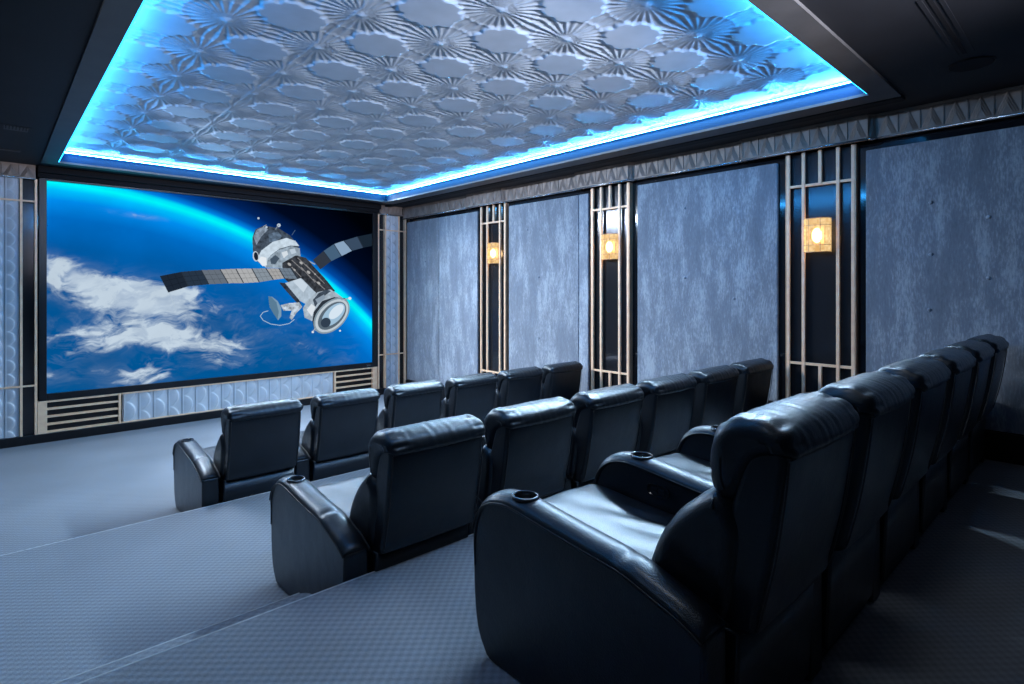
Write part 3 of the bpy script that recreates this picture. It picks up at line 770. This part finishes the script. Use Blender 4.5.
    # front module
    poly([(648, 505), (668, 470), (712, 436), (765, 425), (790, 440), (842, 480), (760, 600), (700, 600), (688, 560), (655, 545)], (0.38, 0.46, 0.54), noise=0.35)
    poly([(690, 470), (715, 440), (750, 425), (768, 432), (726, 462), (700, 500)], (0.05, 0.07, 0.1), noise=0.5)
    poly([(664, 512), (684, 486), (702, 500), (686, 540)], (0.7, 0.76, 0.82)); poly([(700, 468), (738, 446), (744, 462), (712, 486)], (0.25, 0.32, 0.4))
    poly([(688, 560), (694, 520), (730, 474), (780, 458), (828, 462), (842, 480), (740, 520), (712, 602), (696, 596)], (0.025, 0.035, 0.05))
    poly(ell(770, 537, 92, 58, -0.78), (0.24, 0.32, 0.38)); poly(ell(771, 537, 85, 52, -0.78), (0.52, 0.60, 0.66)); poly(ell(772, 537, 74, 43, -0.78), (0.10, 0.14, 0.18))
    poly(ell(778, 532, 62, 33, -0.78), (0.34, 0.52, 0.68)); poly(ell(790, 520, 40, 20, -0.78), (0.66, 0.78, 0.88)); poly(ell(745, 566, 22, 20, -0.78), (0.03, 0.05, 0.08))
    line(812, 470, 845, 463, 4, (0.3, 0.4, 0.5)); poly(ell(848, 463, 7, 6, 0, 12), (0.7, 0.8, 0.9))
    poly(ell(690, 606, 5, 5, 0, 10), (0.8, 0.85, 0.9)); poly(ell(806, 601, 4, 4, 0, 10), (0.8, 0.85, 0.9)); line(700, 590, 690, 606, 3, (0.5, 0.55, 0.6))
    # dish and arm
    pts = [(500, 516), (478, 522), (466, 538), (478, 556), (510, 572), (550, 578), (590, 570), (612, 552)]
    for a, b in zip(pts[:-1], pts[1:]): line(*a, *b, 2.6, (0.45, 0.6, 0.72))
    poly([(500, 455), (516, 456), (540, 474), (556, 505), (556, 538), (542, 556), (524, 530), (506, 500)], (0.20, 0.33, 0.45)); poly([(500, 455), (514, 458), (535, 480), (545, 520), (540, 552), (522, 528), (506, 498)], (0.10, 0.20, 0.30))
    poly([(552, 492), (585, 484), (632, 480), (645, 500), (618, 528), (600, 556), (590, 545), (600, 515), (565, 515)], (0.45, 0.52, 0.6), noise=0.9)
    # masts
    for (a, b, r_) in [(458, 122, 5), (545, 152, 8), (492, 160, 5)]: poly(ell(a, b, r_, r_, 0, 10), (0.5, 0.6, 0.7))
    line(530, 170, 545, 150, 4, (0.2, 0.25, 0.3)); line(478, 158, 492, 150, 3, (0.3, 0.35, 0.4)); line(600, 195, 615, 172, 1.5, (0.12, 0.2, 0.3))
    return X, Z, C
def screen():
    t = thing('projection_screen', 'wide black framed screen showing a space station above the blue earth', 'screen', ((SX0 + SX1) / 2, D, SZ0))
    ox, oz = (SX0 + SX1) / 2, SZ0
    X, Z, C = paint()
    P = np.stack([X - ox, np.full_like(X, -0.06), Z - oz], -1)
    m = bpy.data.materials.new('projected picture'); m.use_nodes = True; nt = m.node_tree; nt.nodes.clear()
    out = nt.nodes.new('ShaderNodeOutputMaterial'); em = nt.nodes.new('ShaderNodeEmission'); at = nt.nodes.new('ShaderNodeAttribute')
    at.attribute_name = 'picture'; em.inputs[1].default_value = 1.0
    nt.links.new(at.outputs['Color'], em.inputs[0]); nt.links.new(em.outputs[0], out.inputs[0])
    o = grid_mesh('screen_picture', P, m, t, False)
    ca = o.data.color_attributes.new('picture', 'FLOAT_COLOR', 'POINT')
    rgba = np.concatenate([np.clip(C, 0, 1.05), np.ones(C.shape[:2] + (1,))], -1).reshape(-1).astype(np.float32)
    ca.data.foreach_set('color', rgba)
    bm = bmesh.new(); box(bm, 0.48 - ox, 5.58 - ox, -0.055, -0.002, -1.50 - oz, 1.515 - oz); from_bm('screen_back', bm, M['black_wood'], t)
    for nm, dm in (('screen_frame', (0.475 - ox, SX0 + 0.002 - ox, -0.10, -0.056, -1.505 - oz, 1.518 - oz)),
                   ('screen_frame', (SX1 - 0.002 - ox, 5.585 - ox, -0.10, -0.056, -1.505 - oz, 1.518 - oz)),
                   ('screen_frame', (SX0 + 0.003 - ox, SX1 - 0.003 - ox, -0.10, -0.056, -1.505 - oz, SZ0 + 0.002 - oz)),
                   ('screen_frame', (SX0 + 0.003 - ox, SX1 - 0.003 - ox, -0.10, -0.056, SZ1 - 0.002 - oz, 1.518 - oz))):
        bm = bmesh.new(); box(bm, *dm, 0.004); from_bm(nm, bm, M['black_wood'], t)
    bm = bmesh.new(); box(bm, 2.33, 2.40, -0.1005, -0.0995, -0.05, -0.042); from_bm('maker_badge', bm, M['bead'], t)
screen()

# ------------------------------------------------------------------ soffit fittings
t = thing('slot_diffuser', 'long narrow black air slot in the dark ceiling at upper right', 'vent', (4.48, 0.735, CZ + 0.012))
for dy in (-0.045, 0.045):
    bm = bmesh.new(); box(bm, -0.56, 0.55, dy - 0.012, dy + 0.012, -0.004, 0.001, 0.001); from_bm('trim_strip', bm, M['soffit'], t)
bm = bmesh.new(); box(bm, -0.56, 0.55, -0.012, 0.012, -0.003, 0.001); from_bm('slot', bm, M['black_matte'], t)
t = thing('ceiling_speaker', 'round black speaker in the dark ceiling at upper right', 'speaker', (5.30, 0.735, CZ + 0.012))
bm = bmesh.new(); bmesh.ops.create_cone(bm, cap_ends=True, segments=48, radius1=0.128, radius2=0.132, depth=0.008, matrix=Matrix.Translation((0, 0, -0.004)))
from_bm('grille', bm, M['black_matte'], t)
bm = bmesh.new(); tube(bm, [(0.136 * math.cos(a), 0.136 * math.sin(a), -0.004) for a in np.linspace(0, 2 * math.pi, 49)], 0.004, 6); from_bm('rim', bm, M['plastic'], t)
t = thing('ceiling_vent', 'small toothed black vent in the ceiling at upper left', 'vent', (0.19, 7.73, CZ + 0.012))
bm = bmesh.new(); box(bm, -0.12, 0.12, -0.13, 0.13, -0.004, 0.001, 0.001); from_bm('plate', bm, M['soffit'], t)
bm = bmesh.new(); box(bm, -0.095, 0.095, -0.10, 0.10, -0.0052, -0.0042); from_bm('opening', bm, M['plastic'], t)
for i in range(7):
    bm = bmesh.new(); x = -0.08 + i * 0.0267; box(bm, x - 0.005, x + 0.005, -0.10, 0.03, -0.010, -0.0055); from_bm('slat', bm, M['soffit'], t)
o = boxobj('ceiling_vent', (0.02, 0.26, 8.95, 9.03, CZ + 0.006, CZ + 0.0125), M['plastic']); tag(o, 'thin dark slot vent in the ceiling near the left pilaster', 'vent')

# ------------------------------------------------------------------ recliners
PITCH = 0.786; AW = 0.140
ARM = [(0.0, 0.012), (0.0, 0.25), (0.0, 0.455), (0.010, 0.485), (0.076, 0.520), (0.18, 0.553), (0.268, 0.580), (0.352, 0.592), (0.484, 0.606), (0.63, 0.624), (0.76, 0.640),
       (0.83, 0.640), (0.90, 0.622), (0.955, 0.580), (0.988, 0.515), (1.003, 0.43), (1.003, 0.32), (0.997, 0.20), (0.982, 0.11), (0.962, 0.060), (0.925, 0.010), (0.90, 0.0), (0.05, 0.0)]
def arm_profile():
    top = catmull(ARM[2:20], 4, closed=False)
    return np.vstack([[ARM[0]], [ARM[1]], top, [ARM[20]], [ARM[21]], [ARM[22]]])
def cut(o, cutter):
    md = o.modifiers.new('b', 'BOOLEAN'); md.operation = 'DIFFERENCE'; md.object = cutter; md.solver = 'FAST'
    dg = bpy.context.evaluated_depsgraph_get()
    me = bpy.data.meshes.new_from_object(o.evaluated_get(dg))
    o.modifiers.remove(md)
    if len(me.polygons) > 20: o.data = me
def make_arm(parent, control):
    a = loft('armrest', arm_profile(), 0.004, AW - 0.004, 0.016, M['leather'], parent, rows=3, endseg=4)
    # padded top, crowned, following the arm's curve down over its front
    path = catmull([(0.004, 0.488), (0.076, 0.524), (0.18, 0.557), (0.268, 0.584), (0.352, 0.596), (0.484, 0.610), (0.63, 0.628), (0.76, 0.644),
                    (0.83, 0.644), (0.902, 0.626), (0.958, 0.584), (0.992, 0.518), (1.007, 0.43), (1.007, 0.34)], 5, closed=False)
    bm = bmesh.new(); rings = []; m_ = 11; n = len(path)
    for i, (y, z) in enumerate(path):
        t_ = path[min(i + 1, n - 1)] - path[max(i - 1, 0)]; t_ /= np.linalg.norm(t_); nr = np.array([-t_[1], t_[0]])
        f = 1.0 if i > 2 else 0.6 + 0.2 * i; g = min(1.0, (n - 1 - i) / 10.0)
        if 16 <= i <= 18: f *= (0.86, 0.70, 0.86)[i - 16]       # cross seam
        r_ = []
        for k in range(m_):
            u = -1 + 2 * k / (m_ - 1)
            hh = (-0.010 + 0.030 * (1 - abs(u) ** 2.6) * f) * (0.35 + 0.65 * g)
            hh -= 0.012 * (1 - g)
            r_.append(bm.verts.new((AW / 2 + u * (AW / 2 + 0.004 * g - 0.006 * (1 - g)), y + nr[0] * hh, z + nr[1] * hh)))
        for k in range(m_ - 1, -1, -1):
            u = -1 + 2 * k / (m_ - 1)
            r_.append(bm.verts.new((AW / 2 + u * (AW / 2 + 0.001), y - nr[0] * 0.020, z - nr[1] * 0.020)))
        rings.append(r_)
    for i in range(n - 1):
        L_ = len(rings[0])
        for k in range(L_):
            f = bm.faces.new((rings[i][k], rings[i][(k + 1) % L_], rings[i + 1][(k + 1) % L_], rings[i + 1][k])); f.smooth = True
    bm.faces.new(rings[0][::-1]); bm.faces.new(rings[-1])
    pad = from_bm('arm_pad', bm, M['leather'], a)
    # piping down both edges
    bm = bmesh.new()
    for xx in (-0.004, AW + 0.004):
        tube(bm, [(xx, y - 0.002, z - 0.012) for (y, z) in path[:-9]], 0.0035, 6)
    from_bm('piping', bm, M['piping'], a, True)
    # cup holder let into the pad
    cy, cz = 0.765, 0.662
    cb = bmesh.new(); bmesh.ops.create_cone(cb, cap_ends=True, segments=40, radius1=0.043, radius2=0.043, depth=0.16, matrix=Matrix.Translation((AW / 2, cy, cz)))
    cutter = from_bm('cutter', cb, None)
    cut(pad, cutter); cut(a, cutter)
    bpy.data.objects.remove(cutter)
    bm = bmesh.new(); prof = [(0.0, -0.070), (0.041, -0.070), (0.0425, -0.02), (0.0425, 0.002), (0.046, 0.006), (0.052, 0.004), (0.054, -0.004)]
    S_ = 40; rr = []
    for (r_, z_) in prof:
        rr.append([bm.verts.new((AW / 2 + r_ * math.cos(k * 2 * math.pi / S_), cy + r_ * math.sin(k * 2 * math.pi / S_), cz + z_ + 0.02 * 0)) for k in range(S_)] if r_ > 0 else [bm.verts.new((AW / 2, cy, cz + z_))])
    for k in range(S_): bm.faces.new((rr[0][0], rr[1][k], rr[1][(k + 1) % S_]))
    for i in range(1, len(rr) - 1):
        for k in range(S_): bm.faces.new((rr[i][k], rr[i][(k + 1) % S_], rr[i + 1][(k + 1) % S_], rr[i + 1][k]))
    from_bm('cup_holder', bm, M['cup_steel'], a, True)
    if control:
        bm = bmesh.new(); S_ = 28; cy2, cz2 = 0.635, 0.545
        rings = []
        for (sc, dx) in ((1.0, 0.002), (0.97, -0.003), (0.86, -0.003), (0.80, 0.001)):
            rings.append([bm.verts.new((dx, cy2 + 0.060 * sc * math.copysign(abs(math.cos(k * 2 * math.pi / S_)) ** 0.7, math.cos(k * 2 * math.pi / S_)),
                                        cz2 + 0.030 * sc * math.copysign(abs(math.sin(k * 2 * math.pi / S_)) ** 0.8, math.sin(k * 2 * math.pi / S_)))) for k in range(S_)])
        for i in range(3):
            for k in range(S_): bm.faces.new((rings[i][k], rings[i][(k + 1) % S_], rings[i + 1][(k + 1) % S_], rings[i + 1][k]))
        bm.faces.new(rings[-1])
        for i in range(2):
            for j in range(2):
                box(bm, -0.004, 0.003, cy2 - 0.034 + i * 0.036, cy2 - 0.006 + i * 0.036, cz2 - 0.015 + j * 0.016, cz2 - 0.003 + j * 0.016, 0.0015)
        from_bm('seat_control', bm, M['black_gloss'], a)
    return a

def folds(strength, nf, width, seed):
    rs = np.random.RandomState(seed); ph = rs.rand(6) * 6.28
    def f(u, x, t_, prof):
        e = min(u, 1 - u)
        w = math.exp(-((e - 0.09) / width) ** 2) if e > 0.09 else math.exp(-((e - 0.09) / 0.05) ** 2)
        side = 0 if u < 0.5 else 1.7
        d1 = (np.abs(np.sin(t_ * math.pi * nf + ph[0] + side)) ** 0.7 - 0.6) * strength * w
        env = 0.35 + 0.65 * math.sin(u * 7.3 + 1.0) ** 2
        d2 = 0.0010 * np.sin(t_ * 6.28 * 2 + u * 7 + ph[1]) + env * (0.0011 * np.sin(u * 88 + 3 * np.sin(t_ * 9) + ph[2]) + 0.0009 * np.sin(u * 57 + t_ * 11 + ph[3]))
        return d1 + d2
    return f
def make_recliner():
    t = thing('recliner', 'black leather recliner', 'recliner')
    # rear shell with leather back panel
    shell = catmull([(-0.148, 0.985), (-0.135, 0.86), (-0.108, 0.68), (-0.072, 0.52), (-0.055, 0.455), (0.04, 0.45), (0.06, 0.60), (0.02, 0.78), (-0.03, 0.95), (-0.07, 1.015), (-0.12, 1.015)], 5)
    loft('backrest', shell, 0.174, 0.778, 0.022, M['leather'], t, rows=4, endseg=5, crown=0.004)
    bm = bmesh.new()
    for xx in (0.186, 0.770):
        tube(bm, [(xx, y - 0.006, z) for (y, z) in catmull([(-0.146, 0.97), (-0.135, 0.86), (-0.108, 0.68), (-0.072, 0.52), (-0.058, 0.475)], 4, closed=False)], 0.0035, 6)
    tube(bm, [(0.186 + (0.770 - 0.186) * k / 10, -0.157, 0.978) for k in range(11)], 0.0035, 6)
    from_bm('back_seam', bm, M['piping'], t, True)
    # head roll: wraps over the top of the shell
    head = catmull([(-0.158, 0.978), (-0.163, 1.010), (-0.140, 1.048), (-0.085, 1.070), (-0.02, 1.072), (0.035, 1.050), (0.070, 1.00), (0.082, 0.93), (0.080, 0.87), (0.058, 0.822), (0.02, 0.815), (-0.02, 0.87), (-0.05, 0.94), (-0.10, 0.972)], 6)
    def taper_h(p): return 1.0 - 0.05 * np.clip((1.0 - p[:, 1]) / 0.2, 0, 1)
    loft('headrest', head, 0.154, 0.802, 0.050, M['leather'], t, rows=44, endseg=9, crown=0.008, disp=folds(0.011, 11, 0.085, 3), taper=taper_h)
    # lower back cushion
    lum = catmull([(0.045, 0.840), (0.095, 0.820), (0.165, 0.760), (0.230, 0.680), (0.275, 0.590), (0.285, 0.520), (0.255, 0.465), (0.15, 0.445), (0.03, 0.46), (-0.01, 0.60), (-0.02, 0.76)], 5)
    loft('lumbar_cushion', lum, 0.152, 0.776, 0.050, M['leather'], t, rows=26, endseg=7, crown=0.010, disp=folds(0.005, 9, 0.10, 8))
    # seat
    seat = catmull([(0.10, 0.455), (0.30, 0.462), (0.55, 0.474), (0.80, 0.492), (0.93, 0.500), (1.00, 0.488), (1.035, 0.445), (1.035, 0.38), (1.02, 0.33), (0.92, 0.325), (0.50, 0.31), (0.10, 0.31)], 5)
    def seatd(u, x, t_, prof):
        y = prof[:, 0]; top = (prof[:, 1] > 0.44).astype(float)
        w = np.exp(-((y - 0.52) / 0.16) ** 2) * np.exp(-((u - 0.62) / 0.22) ** 2)
        return top * w * (0.006 * np.sin(34 * (y * 0.55 + u * 0.75)) + 0.003 * np.sin(61 * (y * 0.4 + u * 0.6) + 1)) + 0.0015 * np.sin(17 * u + 9 * y)
    loft('seat_cushion', seat, 0.148, 0.778, 0.030, M['leather'], t, rows=40, endseg=6, crown=0.012, disp=seatd)
    bm = bmesh.new(); box(bm, 0.155, 0.770, 0.93, 0.995, 0.055, 0.322, 0.02); from_bm('footrest', bm, M['leather'], t)
    # lower rear panel and plinth
    low = [(-0.022, 0.452), (-0.018, 0.30), (-0.008, 0.12), (-0.004, 0.06), (0.06, 0.06), (0.10, 0.30), (0.09, 0.446)]
    loft('rear_skirt', low, 0.165, 0.772, 0.012, M['leather'], t, rows=3, endseg=3)
    bm = bmesh.new(); box(bm, 0.18, 0.76, 0.02, 0.90, 0.0, 0.14, 0.01); from_bm('plinth', bm, M['plastic'], t)
    return t
proto = make_recliner()
arm_plain = None
ordinals = ['first', 'second', 'third', 'fourth', 'fifth', 'sixth']
rows = [(1, 1.286, 5.184, Z0, PITCH, 'front row', 'nearest the screen'), (2, 1.278, 2.600, Z1, PITCH, 'middle row', 'between the other rows'), (3, 1.417, 0.762, Z2, 0.767, 'back row', 'on the top platform')]
label_extra = ['at the left aisle end of the', 'second from the left aisle in the', 'third from the left aisle in the', 'fourth from the left aisle in the', 'second from the right wall in the', 'against the right wall in the']
# prototypes of arms: outer arm has no control pad
arm_outer = make_arm(proto, False)
first = True
base_parts = [c for c in proto.children if c != arm_outer]
tmp = thing('recliner', 'x', 'recliner'); arm_ctrl = make_arm(tmp, True)
def dup_arm(src, parent, dx=0.0):
    c = copy_tree(src, parent); c.location.x = dx; return c
for (ri, X0, Y0, ZZ, pitch, rname, extra) in rows:
    for n in range(6):
        if first: r = proto; first = False
        else:
            r = proto.copy(); COL.objects.link(r)
            for ch in base_parts: copy_tree(ch, r)
            dup_arm(arm_outer if n == 0 else arm_ctrl, r)
        if n == 5: dup_arm(arm_ctrl, r, PITCH)
        r.location = (X0 + n * pitch, Y0, ZZ); r.scale = (pitch / PITCH, 1, 1)
        r['label'] = 'black leather recliner %s %s' % (label_extra[n], rname)
        r['category'] = 'recliner'; r['group'] = 'recliners in the ' + rname
bpy.data.objects.remove(tmp)
for c in [arm_ctrl] + list(arm_ctrl.children): bpy.data.objects.remove(c)

for (lx, ly, lab) in [(1.9, 0.98, 'small added fill lamp above the first back row seat'), (3.0, 0.62, 'small added fill lamp above the third back row seat')]:
    t = thing('added_downlight', lab, 'ceiling lamp', (lx, ly, CZ + 0.012), 'added fill lamps over the back row')  # fittings for the fill spots added over the back row
    bm = bmesh.new(); tube(bm, [(0.07 * math.cos(a), 0.07 * math.sin(a), -0.004) for a in np.linspace(0, 2 * math.pi, 33)], 0.006, 6); from_bm('trim_ring', bm, M['soffit'], t)
    bm = bmesh.new(); bmesh.ops.create_cone(bm, cap_ends=True, segments=32, radius1=0.06, radius2=0.06, depth=0.003, matrix=Matrix.Translation((0, 0, -0.002))); from_bm('lens', bm, M['fill_lens'], t)
# fittings for the added fill spots over the left aisle, with a trim ring each
for i, (lx, ly) in enumerate([(0.2, 3.6), (0.2, 2.2), (0.2, 0.8)]):
    t = thing('added_downlight', 'small added fill lamp over the left aisle, ' + ('furthest forward', 'in the middle', 'furthest back')[i], 'ceiling lamp', (lx, ly, CZ + 0.012), 'added fill lamps over the left aisle')
    bm = bmesh.new(); tube(bm, [(0.07 * math.cos(a), 0.07 * math.sin(a), -0.004) for a in np.linspace(0, 2 * math.pi, 33)], 0.006, 6); from_bm('trim_ring', bm, M['soffit'], t)
    bm = bmesh.new(); bmesh.ops.create_cone(bm, cap_ends=True, segments=32, radius1=0.06, radius2=0.06, depth=0.003, matrix=Matrix.Translation((0, 0, -0.002))); from_bm('lens', bm, M['fill_lens'], t)
